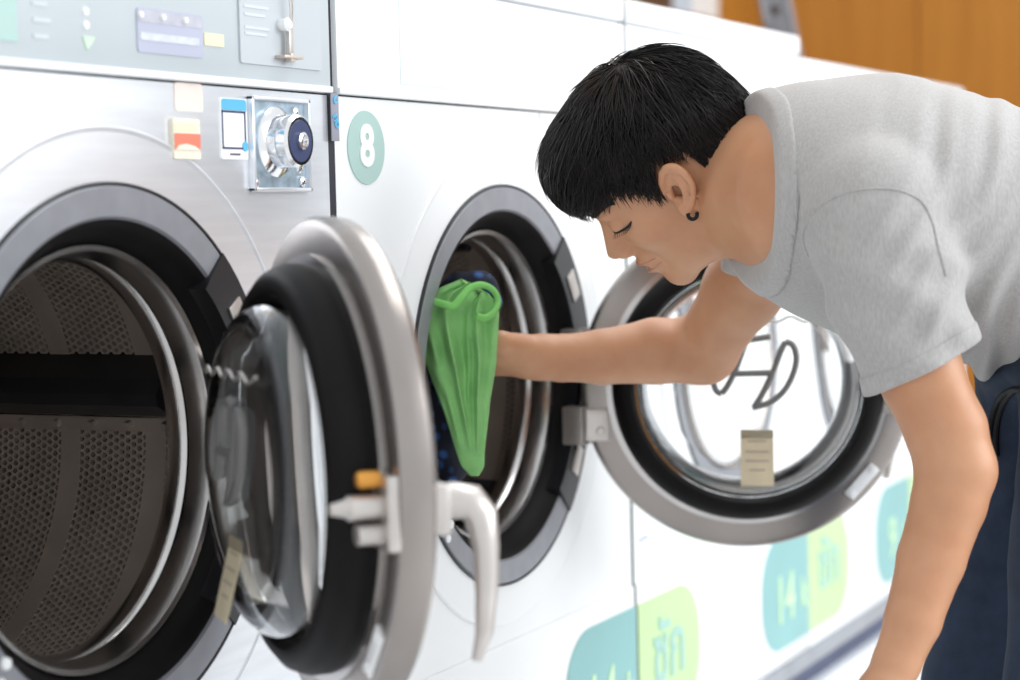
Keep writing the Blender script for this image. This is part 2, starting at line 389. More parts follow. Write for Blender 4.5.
# ------------------------------------------------------------------ doors
RH = .222                                            # hinge line to door centre
def door(root, angle, dz=0., tagit=True, emblem=True, hx=.192):
    """built closed: centre at (-RH,0,0) from the hinge, inner side towards +y"""
    h = empty('hinge_axis')                          # replaced by the frame mesh as the parent
    c = (-RH, 0, 0)
    fr = lathe('door', [(.160, -.034), (.214, -.034), (.221, -.028), (.223, -.018), (.223, -.006), (.220, -.001), (.214, .0015), (.158, .0015)], doorsteel, root, 128, c=c, closed=True)
    bpy.data.objects.remove(h)
    fr.location = (hx, -.020, DZL+dz); fr.rotation_euler = (0, 0, angle)
    lathe('outer_bezel', [(.135, -.036), (.150, -.042), (.172, -.042), (.186, -.034), (.150, -.030), (.135, -.030)], chrome, fr, 96, c=c, closed=True)
    lathe('door_gasket', [(.158, -.004), (.178, -.001), (.182, .006), (.182, .022), (.177, .034), (.168, .041), (.158, .042), (.152, .034), (.150, .010)], rubber, fr, 128, c=c, closed=True)
    o = lathe('gasket_lip', [(.176, .001), (.190, .002), (.190, .006), (.176, .008)], rimsteel, fr, 128, c=c, closed=True)
    lathe('glass', [(0, .080), (.070, .0785), (.112, .0745), (.132, .068), (.143, .058), (.148, .044), (.151, .030), (.158, .026), (.158, .021), (.147, .022), (.143, .042), (.138, .054), (.128, .062), (.110, .069), (.068, .073), (0, .0745)], glass, fr, 128, c=c, smooth=50)
    # hinge leaves, knuckles and screws
    for z in (.052, -.052):
        b = bmesh.new(); add_box(b, -.036, .006, -.006, .006, z-.022, z+.022, .003); obj('hinge_leaf', b, castmetal, fr, 40)
        b = bmesh.new(); add_lathe(b, [(0, z-.026), (.011, z-.026), (.011, z+.026), (0, z+.026)], 20, 'z', (.002, -.002, 0)); obj('hinge_knuckle', b, castmetal, fr, 40)
        b = bmesh.new(); add_lathe(b, [(0, .011), (.005, .010), (.006, .006)], 12, 'y', (-.024, 0, z-.008)); obj('screw', b, castmetal, fr, 40)
    # handle on the free edge, latch on the inner side
    X = -2*RH
    b = bmesh.new(); add_box(b, X+.006, X+.056, -.046, -.030, -.036, .006, .005); obj('handle_mount', b, castmetal, fr, 40)
    b = bmesh.new()
    add_tube(b, [(X+.030, -.040, -.012), (X+.030, -.056, -.011), (X+.028, -.070, -.013), (X+.024, -.077, -.024), (X+.022, -.080, -.050), (X+.020, -.079, -.085), (X+.020, -.076, -.120), (X+.024, -.070, -.143)], [.015, .0165, .017, .0165, .0135, .0115, .0090, .0050], 14, True, .8)
    obj('handle', b, castmetal, fr, 60)
    b = bmesh.new(); add_box(b, X+.004, X+.042, -.002, .010, -.046, .016, .004); obj('latch_block', b, castmetal, fr, 40)
    b = bmesh.new(); add_tube(b, [(X+.024, .004, -.010), (X+.024, .036, -.010), (X+.024, .039, -.010), (X+.024, .052, -.010)], [.0105, .0105, .0075, .0045], 14); obj('latch_pin', b, castmetal, fr, 40)
    b = bmesh.new(); add_lathe(b, [(0, 0), (.0075, 0), (.0075, .016), (.005, .019), (0, .019)], 14, 'y', (X+.024, .010, .012)); obj('latch_stop', b, brass, fr, 40)
    b = bmesh.new(); add_tube(b, [(X+.024, .004, -.032), (X+.024, .030, -.032)], .009, 12); obj('latch_guide', b, castmetal, fr, 40)
    # strike plate low on the free side
    t = math.radians(222); px, pz = -RH+.205*math.cos(t), .205*math.sin(t)
    b = bmesh.new(); add_box(b, -.027, .027, .0, .004, -.008, .008, .002)
    for sx in (-.021, .021): add_lathe(b, [(0, .0062), (.004, .006), (.005, .004)], 10, 'y', (sx, 0, 0))
    o = obj('strike_plate', b, whitep, fr, 40); o.location = (px, .001, pz); o.rotation_euler = (0, -(t+PI/2), 0)
    if tagit:                                         # paper tag and emblem on the window
        b = bmesh.new(); add_box(b, -.0215, .0215, .0, .0006, -.037, .037); o = obj('paper_tag', b, tagpaper, fr); o.location = (-RH-.002, .0840, -.092); o.rotation_euler = (math.radians(14), math.radians(-2), 0)
        b = bmesh.new()
        for z, w in ((.022, .012), (.008, .015), (-.004, .015), (-.016, .010)): add_box(b, -w, w, .0006, .0010, z-.0012, z+.0012)
        o2 = obj('print', b, tagink, fr); o2.location = o.location; o2.rotation_euler = o.rotation_euler
    if emblem:
        b = bmesh.new(); yy = .0825; w = .0040; S = -1    # seen from inside the door x runs the other way
        def pl(pts): add_tube(b, smooth_curve([(-RH-.016+S*.86*x, yy-.0012*(abs(x) > .05), .016+.86*z) for x, z in pts], 6), w, 8, True, 1)
        pl([(.030, .050), (.041, .044), (.046, .026), (.042, .004), (.030, -.020), (.012, -.038), (-.008, -.046), (-.022, -.049)])
        pl([(-.018, -.047), (-.006, -.028), (.010, .004), (.022, .034), (.030, .050)])
        pl([(.006, .058), (-.016, .055), (-.034, .052), (-.056, .040), (-.074, .018), (-.080, -.006), (-.076, -.022), (-.068, -.027)])
        pl([(-.068, -.027), (-.058, -.014), (-.046, .010), (-.036, .036), (-.030, .052)])
        pl([(-.050, .003), (-.020, .003), (.010, .003)])
        obj('emblem', b, greyplastic, fr, 60)
        b = bmesh.new(); add_tube(b, [(-RH+S*x, .0815 - .02*abs(x)-max(0, abs(x)-.07)*.2, .088+.0035*math.sin(x*160)-.15*x*x) for x in np.linspace(-.085, .085, 50)], .0016, 6); obj('wavy_mark', b, castmetal, fr, 60)
    return fr
door7 = door(W7, math.radians(48.5), -.006)
tag(door7, 'round door half open, lever handle on its edge')
door8 = door(W8, math.radians(116), -.018)
tag(door8, 'round door swung wide, glass bowl facing out')
for w in (W9, W10, W11):                             # the other machines stand closed behind plain white covers
    fr = lathe('door', [(0, -.030), (.100, -.027), (.160, -.020), (.196, -.010), (.206, -.002), (.206, .004), (0, .004)], whitep, w, 96, c=(0, 0, DZL))
    lathe('door_bezel', [(.205, -.006), (.210, -.010), (.216, -.009), (.218, -.003), (.205, .0)], doorsteel, fr, 96, c=(0, 0, DZL), closed=True)
    box('handle', -.200, -.178, -.034, -.008, DZL-.045, DZL+.030, castmetal, fr, .006)
for w in (W7, W8):                                   # fixed hinge brackets on the front ring and lock pocket on the free side
    b = bmesh.new(); seg = 24; rr = [[] for _ in range(4)]
    for i in range(seg+1):
        t = math.radians(-47+94*i/seg)
        for k, (r_, y_) in enumerate(((.2515, .0), (.2515, -.0085), (.205, -.0085), (.205, .012))): rr[k].append(b.verts.new((r_*math.cos(t), y_, DZL+r_*math.sin(t))))
    for k in range(4):
        for i in range(seg): b.faces.new((rr[k][i], rr[k][i+1], rr[(k+1) % 4][i+1], rr[(k+1) % 4][i]))
    b.faces.new([rr[k][0] for k in range(4)]); b.faces.new([rr[k][-1] for k in range(4)])
    obj('hinge_cover', b, blackp, w, 30)
    for sg in (1, -1):
        t = math.radians(31*sg); r_ = .2285
        b = bmesh.new(); add_box(b, -.011, .011, -.0025, 0, -.020, .020, .001); o = obj('cover_insert', b, castmetal, w, 40); o.location = (r_*math.cos(t), -.0085, DZL+r_*math.sin(t)); o.rotation_euler = (0, -t, 0)
    for z in (.052, -.052):
        box('hinge_bracket', .178, .212, -.026, .004, DZL-.018+z-.026, DZL-.018+z+.026, castmetal, w, .003)
    b = bmesh.new()
    for k in (-1, 1): add_lathe(b, [(0, -.008), (.005, -.0075), (.006, -.003)], 12, 'y', (-.172+.004*k, 0, DZL-.160+.008*k))
    obj('screw', b, whiteink, w, 40)

# ------------------------------------------------------------------ stickers, locks and labels on the machine fronts
def P7(x): return x-W7.location.x
def Zl(z): return z-BASE
# coin lock in a square frame
x0, x1, z0, z1 = P7(1.745), P7(1.856), Zl(1.031), Zl(1.127)
b = bmesh.new()
for a in ((x0, x1, z1-.004, z1), (x0, x1, z0, z0+.004), (x0, x0+.004, z0, z1), (x1-.004, x1, z0, z1)): add_box(b, a[0], a[1], -.007, .002, a[2], a[3], .001)
lf = obj('lock_frame', b, steel, W7, 40)
bluesteel = mat('blue_steel', (.50, .62, .72), .3, .6, noise=(60, .25))
box('lock_plate', x0+.003, x1-.003, -.001, .001, z0+.003, z1-.003, bluesteel, lf)
lx, lz = P7(1.792), Zl(1.0815)
lk = lathe('lock', [(.036, -.001), (.036, -.005), (.032, -.008), (.0275, -.010), (.0260, -.018), (.0275, -.020), (.0275, -.030), (.0245, -.033), (.021, -.033)], chrome, W7, 48, c=(lx, 0, lz))
lathe('lock_face', [(.022, -.032), (.021, -.0335), (.008, -.0335)], navyink, lk, 40, c=(lx, 0, lz))
lathe('key_barrel', [(.009, -.032), (.009, -.037), (.006, -.038), (.005, -.035), (0, -.035)], chrome, lk, 24, c=(lx, 0, lz))
for sx, sz in ((.040, .032), (.044, -.026), (.050, -.040), (-.040, -.042)):
    lathe('screw', [(.0060, -.001), (.0060, -.004), (.003, -.006), (0, -.006)], chrome, lf, 14, c=(lx+sx, 0, lz+sz))
# payment sticker (code left blank)
sx0, sx1, sz0, sz1 = P7(1.6955), P7(1.7435), Zl(1.063), Zl(1.1235)
st = prism('payment_sticker', rrect(sx0, sx1, sz0, sz1, .003), -.0012, 0, whiteink, W7)
prism('sticker_header', rrect(sx0+.002, sx1-.002, sz1-.012, sz1-.001, .004, (0, 0, 1, 1)), -.0018, -.001, blueink, st)
b = bmesh.new(); fx0, fx1, fz0, fz1 = sx0+.002, sx1-.004, sz0+.010, sz1-.0125
for a in ((fx0, fx1, fz1-.002, fz1), (fx0, fx1, fz0, fz0+.002), (fx0, fx0+.002, fz0, fz1), (fx1-.002, fx1, fz0, fz1)): add_box(b, a[0], a[1], -.0018, -.001, a[2], a[3])
obj('sticker_frame', b, navyink, st)
lathe('sticker_dot', [(0, -.0022), (.005, -.0022), (.005, -.001)], blueink, st, 20, c=(fx1-.002, 0, fz0+.003))
box('sticker_line', (sx0+sx1)/2-.009, (sx0+sx1)/2+.009, -.0018, -.001, sz0+.004, sz0+.006, darkink, st)
# cream notice and red notice
n1 = prism('cream_notice', rrect(P7(1.620), P7(1.667), Zl(1.1075), Zl(1.135), .004), -.0010, 0, mat('pale_notice', (.86, .76, .70), .6, 0, noise=(30, .04)), W7)
n2 = prism('red_notice', rrect(P7(1.611), P7(1.655), Zl(1.062), Zl(1.1005), .002), -.0046, 0, creamp, W7)
prism('notice_band', rrect(P7(1.612), P7(1.6545), Zl(1.0705), Zl(1.0862), .001), -.0052, -.0044, redink, n2)
prism('notice_swoosh', [(P7(1.613), Zl(1.0705)), (P7(1.654), Zl(1.0705)), (P7(1.644), Zl(1.0745)), (P7(1.630), Zl(1.0765)), (P7(1.618), Zl(1.075))], -.0056, -.0050, creamp, n2)
box('notice_line', P7(1.613), P7(1.648), -.0052, -.0044, Zl(1.089), Zl(1.096), yellowp, n2)
# control panel print
pf = -.006
box('teal_display', P7(1.23), P7(1.387), pf-.0012, pf, Zl(1.157), Zl(1.262), paleteal, W7)
pl_ = prism('program_label', rrect(P7(1.556), P7(1.662), Zl(1.159), Zl(1.200), .004), pf-.0012, pf, lavender, W7)
box('label_strip', P7(1.560), P7(1.654), pf-.0018, pf-.001, Zl(1.1705), Zl(1.1775), mat('label_white', (.62, .65, .72), .5, 0, noise=(200, .12)), pl_)
box('label_band', P7(1.558), P7(1.660), pf-.0016, pf-.001, Zl(1.187), Zl(1.1985), mat('label_grey', (.50, .50, .57), .5, 0, noise=(80, .1)), pl_)
for x in (1.560, 1.595, 1.631): lathe('indicator_dot', [(0, -.004), (.0028, -.003), (.0034, 0)], whiteink, pl_, 14, c=(P7(x), pf-.0014, Zl(1.193)))
box('price_tag', P7(1.664), P7(1.697), pf-.0012, pf, Zl(1.172), Zl(1.184), yellowp, W7)
for z, w in ((1.190, .02), (1.176, .024), (1.162, .02)): box('panel_mark', P7(1.408), P7(1.408)+w, pf-.0010, pf, Zl(z), Zl(z)+.0035, mat('faint_print', (.62, .66, .69), .5, 0, noise=(10, .04)), W7)
for z in (1.190, 1.178): lathe('panel_dot', [(0, -.002), (.0035, -.0018), (.004, 0)], whiteink, W7, 14, c=(P7(1.481), pf, Zl(z)))
prism('green_arrow', [(P7(1.476), Zl(1.168)), (P7(1.493), Zl(1.168)), (P7(1.487), Zl(1.161)), (P7(1.481), Zl(1.156))], pf-.0012, pf, mat('mint_ink', (.62, .84, .62), .5, 0, noise=(10, .04)), W7)
cd = prism('coin_door', rrect(P7(1.725), P7(1.880), Zl(1.1585), Zl(1.268), .003), pf-.002, pf, mat('coin_door_grey', (.53, .57, .60), .35, 0, noise=(5, .03)), W7)
for z, w in ((1.214, .045), (1.206, .038), (1.193, .045), (1.187, .040)): box('door_print', P7(1.733), P7(1.733)+w, pf-.0026, pf-.0018, Zl(z), Zl(z)+.003, MATS['faint_print'], cd)
# key hanging in the coin door
ky = empty('key_holder', (P7(1.806), pf-.002, Zl(1.168)), parent=W7)
b = bmesh.new(); add_box(b, -.0035, .0045, -.009, -.004, .003, .028, .001); obj('key_shaft', b, castmetal, ky, 40)
b = bmesh.new(); add_box(b, -.018, .018, -.012, 0, -.0015, .0015, .0005); add_box(b, -.004, .004, -.011, -.003, -.005, .004, .001); obj('key_guard', b, drumsteel, ky, 40)
lathe('key_barrel', [(.006, 0), (.007, -.009), (.004, -.012), (0, -.012)], whiteink, ky, 18, c=(-.006, 0, .033))
b = bmesh.new(); add_tube(b, [(.001, -.008, .026), (.000, -.009, .050), (-.002, -.008, .080)], .0011, 6); add_tube(b, [(.003, -.008, .026), (.005, -.009, .050), (.004, -.008, .080)], .0011, 6); obj('wire', b, castmetal, ky, 60)
# tape with blue writing in the joint
tp = box('marked_tape', hw_ := P7(G[1])-.0115, P7(G[1])+.004, -.0055, -.0045, Zl(1.085), Zl(1.136), mat('grey_tape', (.30, .30, .36), .5, 0, noise=(20, .1)), W7)
for s_, z, sz_ in (('U', 1.129, .012), ('FID', 1.106, .011)): text('blue_writing', s_, sz_, P7(G[1])-.0035, Zl(z), -.0060, blueink, tp, .0004, rot=math.radians(-62))

# number disc
def P8(x): return x-W8.location.x
nd = lathe('number_disc', [(0, -.0014), (.0405, -.0014), (.041, 0)], paleteal, W8, 48, c=(P8(1.981), 0, Zl(1.0795)))
text('number', '8', .062, P8(1.981), Zl(1.0795), -.0020, whiteink, nd, .0022)
# panel windows on machine 8 front panel
box('display_window', P8(2.054), P8(2.192), pf-.0010, pf, Zl(1.153), Zl(1.258), mat('display_pale', (.78, .85, .84), .3, 0, noise=(6, .02)), W8)
box('price_tag', P8(2.400), P8(2.455), pf-.0010, pf, Zl(1.235), Zl(1.247), mat('pale_yellow', (.84, .86, .76), .6, 0, noise=(30, .03)), W8)
ml = P8(2.46)
b = bmesh.new(); add_box(b, P8(2.436), P8(2.438), -.0006, .001, Zl(1.105), Zl(1.134)); obj('service_flap', b, panelgrey, W8)

# pills: teal half with the load on one machine, lime half with the Thai word on the next
def pill(root, gx, side, zc=.334, w=.252, hh=.098, mark='14'):
    X = gx-root.location.x
    if side == 'teal':
        p = prism('teal_sticker', rrect(X-w, X-.004, Zl(zc-hh), Zl(zc+hh), .085, (1, 0, 0, 1), 9), -.0052, -.0034, teal, root)
        text('lettering', mark, .118, X-.135, Zl(zc-.016), -.0060, limeink, p, .0012, .90); text('lettering', 'k', .075, X-.032, Zl(zc-.020), -.0060, limeink, p, .0015, .80)
    else:
        p = prism('lime_sticker', rrect(X+.004, X+w, Zl(zc-hh), Zl(zc+hh), .085, (0, 1, 1, 0), 9), -.0052, -.0034, lime, root)
        text('lettering', 'ซัก', .120, X+.122, Zl(zc+.006), -.0060, tealink, p, .0022, .95)
pill(W8, G[2], 'teal'); pill(W9, G[2], 'lime')
pill(W9, G[3], 'teal'); pill(W10, G[3], 'lime')
pill(W10, G[4], 'teal', mark='9'); pill(W11, G[4], 'lime')
b = bmesh.new(); add_box(b, 0, .010, -.0008, 0, 0, .005); add_box(b, .014, .034, -.0008, 0, .002, .006)
o = obj('small_mark', b, mat('mark_blue', (.42, .50, .68), .5, 0, noise=(20, .05)), W9); o.location = (2.745-W9.location.x, -.0002, Zl(.520))

# ------------------------------------------------------------------ things behind the row
gpost = mat('grey_aluminium', (.13, .135, .15), .6, 0, noise=(12, .08))
a0, a1 = at(785, 55, 5.30), at(757, -85, 5.40)
lp = empty('leaning_rail', a0*np.array([1, 1, 0])); tag(lp, 'grey metal rail leaning behind the row of machines', 'rail')
b = bmesh.new()
d = Vector(a1-a0)
foot = Vector(a0) - d*(a0[2]/d.z); vv = lambda p: p-Vector(lp.location)
w_ = Vector(CR)*.032; t_ = Vector(_fw)*.02
def slab(b, p, q, w, t):
    A = [b.verts.new(p+s*w+u*t) for s, u in ((-1, -1), (1, -1), (1, 1), (-1, 1))]; B = [b.verts.new(q+s*w+u*t) for s, u in ((-1, -1), (1, -1), (1, 1), (-1, 1))]
    b.faces.new(A); b.faces.new(B)
    for i in range(4): b.faces.new((A[i], A[(i+1) % 4], B[(i+1) % 4], B[i]))
lp.location = foot
slab(b, vv(foot), vv(Vector(a1)+d*.3), w_, t_); obj('rail_face', b, gpost, lp)
b = bmesh.new(); slab(b, vv(foot)+w_*1.08, vv(Vector(a1)+d*.3)+w_*1.08, w_*.18, t_*1.3); slab(b, vv(foot)-w_*1.08, vv(Vector(a1)+d*.3)-w_*1.08, w_*.18, t_*1.3); obj('rail_flange', b, mat('dark_aluminium', (.16, .16, .18), .4, .5, noise=(12, .08)), lp)
pm = at(774, 12, 5.28)
b = bmesh.new(); add_lathe(b, [(0, -.01), (.014, -.01), (.016, 0)], 16, 'x'); o = obj('bolt', b, mat('dark_bolt', (.10, .10, .11), .4, .5, noise=(12, .08)), lp); o.location = vv(Vector(pm))-Vector(_fw)*.03
# pale poster with a dark border on the wall behind
ps = empty('wall_poster', (0, 1.40, 0)); p0 = at(694, 4, 5.0)
d0 = CAM + (at(694, 6, 5)-CAM)*((1.40-CAM[1])/(at(694, 6, 5)[1]-CAM[1]))
ps.location = (d0[0], 1.405, d0[2]-.03); tag(ps, 'pale blue and white paper poster on the wooden wall above the machines', 'poster')
box('sheet', -.21, .24, -.006, 0, 0, .5, mat('poster_blue', (.62, .72, .84), .6, 0, noise=(5, .15)), ps)
box('dark_margin', -.60, -.21, -.008, 0, 0, .5, mat('poster_dark', (.10, .055, .03), .6, 0, noise=(5, .2)), ps)
box('white_band', -.02, .24, -.0075, -.004, 0, .5, whiteink, ps)
#PERSON
# ------------------------------------------------------------------ signed-distance modelling for soft shapes
def J(x, y, Z): return at(x, y, Z)
def unit(v): v = np.asarray(v, float); return v/np.linalg.norm(v)
def rc(P, a, b, ra, rb):
    a = np.asarray(a); ba = np.asarray(b)-a; t = np.clip(((P-a)@ba)/(ba@ba), 0, 1)
    return np.linalg.norm(P-a-t[:, None]*ba, axis=1)-(ra+(rb-ra)*t)
def chain(P, pts, k=.02):
    d = None
    for (a, ra), (b, rb) in zip(pts, pts[1:]):
        e = rc(P, a, b, ra, rb); d = e if d is None else smin(d, e, k)
    return d
def ell(P, c, r, A=None):
    q = P-np.asarray(c)
    if A is not None: q = q@np.asarray(A).T
    r = np.asarray(r); k0 = np.linalg.norm(q/r, axis=1); k1 = np.linalg.norm(q/r**2, axis=1)+1e-9
    return np.where(k0 < 1e-4, -r.min(), k0*(k0-1)/k1)
def smin(a, b, k): h = np.clip(.5+.5*(b-a)/k, 0, 1); return b*(1-h)+a*h-k*h*(1-h)
def smax(a, b, k): return -smin(-a, -b, k)
def sdf_mesh(name, fn, lo, hi, h):
    """surface nets on a block-sparse grid"""
    B = 8; lo = np.array(lo); n = np.ceil((np.array(hi)-lo)/h/B).astype(int)
    n1 = n*B+1
    V = np.full(n1, 1.0, np.float32)
    bi = np.stack(np.meshgrid(*[np.arange(k) for k in n], indexing='ij'), -1).reshape(-1, 3)
    cd_ = fn(lo+(bi*B+B/2)*h)
    off = np.stack(np.meshgrid(*[np.arange(B+1)]*3, indexing='ij'), -1).reshape(-1, 3)
    act = bi[np.abs(cd_) < h*B*1.15]
    for q in bi[cd_ <= -h*B*1.15]: V[q[0]*B:q[0]*B+B+1, q[1]*B:q[1]*B+B+1, q[2]*B:q[2]*B+B+1] = -1
    for s in range(0, len(act), 400):
        blk = act[s:s+400]; idx = (blk[:, None, :]*B+off[None]).reshape(-1, 3)
        V[idx[:, 0], idx[:, 1], idx[:, 2]] = fn(lo+idx*h)
    S = V < 0
    mixed = np.zeros(n1-1, bool)
    a = S[:-1, :-1, :-1]
    for dx in (0, 1):
        for dy in (0, 1):
            for dz in (0, 1): mixed |= S[dx:n1[0]-1+dx, dy:n1[1]-1+dy, dz:n1[2]-1+dz] != a
    cells = np.argwhere(mixed); ids = np.full(n1-1, -1, np.int64); ids[mixed] = np.arange(len(cells))
    acc = np.zeros((len(cells), 3)); cnt = np.zeros(len(cells))
    cor = [np.array(c) for c in ((0, 0, 0), (1, 0, 0), (0, 1, 0), (1, 1, 0), (0, 0, 1), (1, 0, 1), (0, 1, 1), (1, 1, 1))]
    val = [V[cells[:, 0]+c[0], cells[:, 1]+c[1], cells[:, 2]+c[2]].astype(float) for c in cor]
    for i in range(8):
        for j in range(i+1, 8):
            if np.abs(cor[i]-cor[j]).sum() != 1: continue
            cr = (val[i] < 0) != (val[j] < 0)
            t = np.where(cr, val[i]/np.where(cr, val[i]-val[j], 1), 0)
            acc += np.where(cr[:, None], cor[i]+t[:, None]*(cor[j]-cor[i]), 0); cnt += cr
    verts = lo+(cells+acc/cnt[:, None])*h
    quads = []
    for ax in range(3):
        o = [0, 1, 2]; o.remove(ax); u, v = o
        sl0 = [slice(None)]*3; sl1 = [slice(None)]*3; sl0[ax] = slice(0, -1); sl1[ax] = slice(1, None)
        for k in (u, v): sl0[k] = slice(1, -1); sl1[k] = slice(1, -1)
        A_, B_ = S[tuple(sl0)], S[tuple(sl1)]
        e = np.argwhere(A_ != B_)
        if not len(e): continue
        flip = A_[e[:, 0], e[:, 1], e[:, 2]]
        base = e.copy(); base[:, u] += 1; base[:, v] += 1
        q = []
        for du, dv in ((-1, -1), (0, -1), (0, 0), (-1, 0)):
            c = base.copy(); c[:, u] += du; c[:, v] += dv; q.append(ids[c[:, 0], c[:, 1], c[:, 2]])
        q = np.stack(q, 1)
        if ax == 1: flip = ~flip
        q[~flip] = q[~flip][:, ::-1]; quads.append(q)
    quads = np.concatenate(quads); quads = quads[(quads >= 0).all(1)]
    return verts, quads
def mesh_from(name, verts, quads, m, parent=None, origin=(0, 0, 0)):
    me = bpy.data.meshes.new(name); me.from_pydata((verts-np.asarray(origin)).tolist(), [], quads.tolist()); me.update()
    o = obj(name, me, m, parent, 180); return o
def wob(P, s, seed=0):
    r = np.random.default_rng(seed); d = np.zeros(len(P))
    for k in range(5):
        v = r.normal(size=3); v /= np.linalg.norm(v); d += np.sin(P@v*s*(1+.35*k)+r.uniform(0, 6.28))/(1+.4*k)
    return d/3

# ------------------------------------------------------------------ the person: pose
HO = None
e_dn, e_fd = np.array([math.cos(math.radians(42)), math.sin(math.radians(42))]), np.array([-math.sin(math.radians(42)), math.cos(math.radians(42))])
U0 = cvec(-e_dn[0], -e_dn[1], 0); F0 = cvec(e_fd[0], e_fd[1], 0); L0 = -_fw
rho, psi = math.radians(14), math.radians(18)
hU = U0*math.cos(rho)+L0*math.sin(rho); hL = L0*math.cos(rho)-U0*math.sin(rho)
hF = F0*math.cos(psi)-hL*math.sin(psi); hL = hL*math.cos(psi)+F0*math.sin(psi)
HA = np.stack([hF, hU, hL])                                   # rows: forward, up, left
HS = .97
HC = J(662, 165, 2.285)                                       # head centre
def hw(f, u, l): return HC+HS*np.array([f, u, l])@HA
def hloc(P): return (P-HC)@HA.T/HS

nb = J(806, 180, 2.20)                                        # base of the neck
shL, elL, wrL = J(868, 208, 2.06), J(956, 470, 2.03), J(884, 690, 1.99)
shR, elR, wrR = J(786, 222, 2.36), J(704, 350, 2.55), J(546, 357, 2.510)
chest, belly, pelv = J(885, 213, 2.22), J(985, 226, 2.25), J(1085, 272, 2.27)
spine = unit(pelv-chest); wid = unit(shL-shR); wid = unit(wid-spine*(wid@spine)); bk = unit(np.cross(spine, wid)); bk = bk if bk[2] > 0 else -bk
TA = np.stack([spine, wid, bk])

def hand(P, W, A, S, N, curl, grip=False):
    A, S, N = unit(A), unit(S), unit(N); d = None
    kn = [W+A*.088+S*.030, W+A*.092+S*.010, W+A*.088-S*.010, W+A*.078-S*.028]
    for k in kn:
        e = rc(P, W, k, .019, .0125); d = e if d is None else smin(d, e, .014)
    d = smin(d, ell(P, W+A*.045+S*.018+N*.010, (.036, .018, .016), np.stack([A, S, N])), .014)
    for k, Ln in zip(kn, (.074, .082, .076, .060)):
        p = k; a = 0; r = .0098 if Ln > .065 else .0085; f = None
        for seg, c in zip((.45, .31, .24), curl):
            a += c; q = p+Ln*seg*(A*math.cos(a)+N*math.sin(a)); e = rc(P, p, q, r, r*.93); r *= .93
            f = e if f is None else smin(f, e, .004); p = q
        d = smin(d, f, .006)
    t0 = W+A*.022+S*.022; t1 = t0+A*.028+S*.026+N*.014; t2 = t1+A*.032+S*.008+N*.012; t3 = t2+A*.026-S*.004+N*.010
    d = smin(d, smin(smin(rc(P, t0, t1, .015, .013), rc(P, t1, t2, .0125, .0105), .006), rc(P, t2, t3, .0105, .0085), .005), .010)
    return d
def head_sdf(P):
    q = hloc(P); al = np.stack([q[:, 0], q[:, 1], np.abs(q[:, 2])], 1)
    d = ell(q, (-.016, .024, 0), (.098, .092, .077))
    d = smin(d, ell(q, (.030, .030, 0), (.060, .060, .063)), .02)
    d = smin(d, ell(q, (.028, -.040, 0), (.060, .070, .060)), .03)
    d = smin(d, rc(al, (-.006, -.055, .056), (.012, -.086, .046), .016, .015), .035)
    d = smin(d, rc(al, (.012, -.086, .044), (.068, -.104, .012), .018, .016), .03)
    d = smin(d, ell(q, (.074, -.104, 0), (.018, .018, .020)), .018)
    d = smin(d, ell(al, (.052, -.030, .040), (.026, .020, .022)), .02)
    d = smin(d, rc(al, (.088, .016, .008), (.078, .018, .042), .009, .009), .014)
    d = smax(d, -ell(al, (.100, -.004, .035), (.015, .011, .016)), .012)
    d = smin(d, rc(q, (.074, .010, 0), (.090, -.030, 0), .0125, .013), .010)
    d = smin(d, ell(al, (.0745, -.005, .033), (.0145, .0125, .0150)), .004)
    nose = smin(rc(q, (.088, .004, 0), (.113, -.036, 0), .0075, .0095), ell(al, (.100, -.041, .011), (.012, .0095, .009)), .008)
    d = smin(d, nose, .010)
    d = smin(d, ell(al, (.084, -.068, 0), (.016, .022, .026)), .012)
    lip = smin(ell(al, (.0945, -.0645, 0), (.010, .0062, .021)), ell(al, (.0925, -.0795, 0), (.0095, .0068, .018)), .002)
    d = smin(d, lip, .004)
    d = smax(d, -ell(al, (.100, -.0720, 0), (.016, .0030, .019)), .002)
    return d*HS
def ear_sdf(P):
    q = hloc(P); al = np.stack([q[:, 0], q[:, 1], np.abs(q[:, 2])], 1)
    EA = np.array([unit((1, 0, -.42)), (0, 1, 0), unit((.42, 0, 1))]); w = (al-np.array([-.012, -.010, .0850]))@EA.T
    tl = math.radians(-27); w = np.stack([w[:, 0]*math.cos(tl)-w[:, 1]*math.sin(tl), w[:, 0]*math.sin(tl)+w[:, 1]*math.cos(tl), w[:, 2]], 1)
    yy = w[:, 1]; rx = .0200-.17*np.clip(-yy, 0, .05)
    rad = np.sqrt((w[:, 0]/rx)**2+(yy/.0320)**2)
    ear = smax((rad-1)*.017, np.abs(w[:, 2]+.001)-.0028, .003)
    hel = np.sqrt(((rad-.88)*.0185)**2+(w[:, 2]-.0040)**2)-.0036
    hel = np.where((w[:, 0] > .006) & (yy < -.004), hel+.004, hel)
    ear = smin(ear, hel, .002)
    ear = smin(ear, rc(w, (-.0035, -.016, .003), (-.0060, .002, .003), .0032, .0030), .003)          # antihelix
    ear = smin(ear, rc(w, (-.0060, .002, .003), (-.0010, .018, .002), .0030, .0025), .003)
    ear = smax(ear, -ell(w, (.0035, -.006, .0045), (.0062, .0105, .0085)), .002)                      # concha
    ear = smin(ear, ell(w, (.002, -.0285, .0015), (.0088, .0095, .0046)), .005)                       # lobe
    ear = smin(ear, ell(w, (.0115, -.007, .004), (.0036, .0062, .0046)), .003)                        # tragus
    return ear*HS
def neck_sdf(P):
    d = rc(P, hw(-.030, -.055, 0), nb, .056, .066)
    return smin(d, rc(P, hw(.006, -.080, 0), J(790, 205, 2.16), .036, .06), .03)
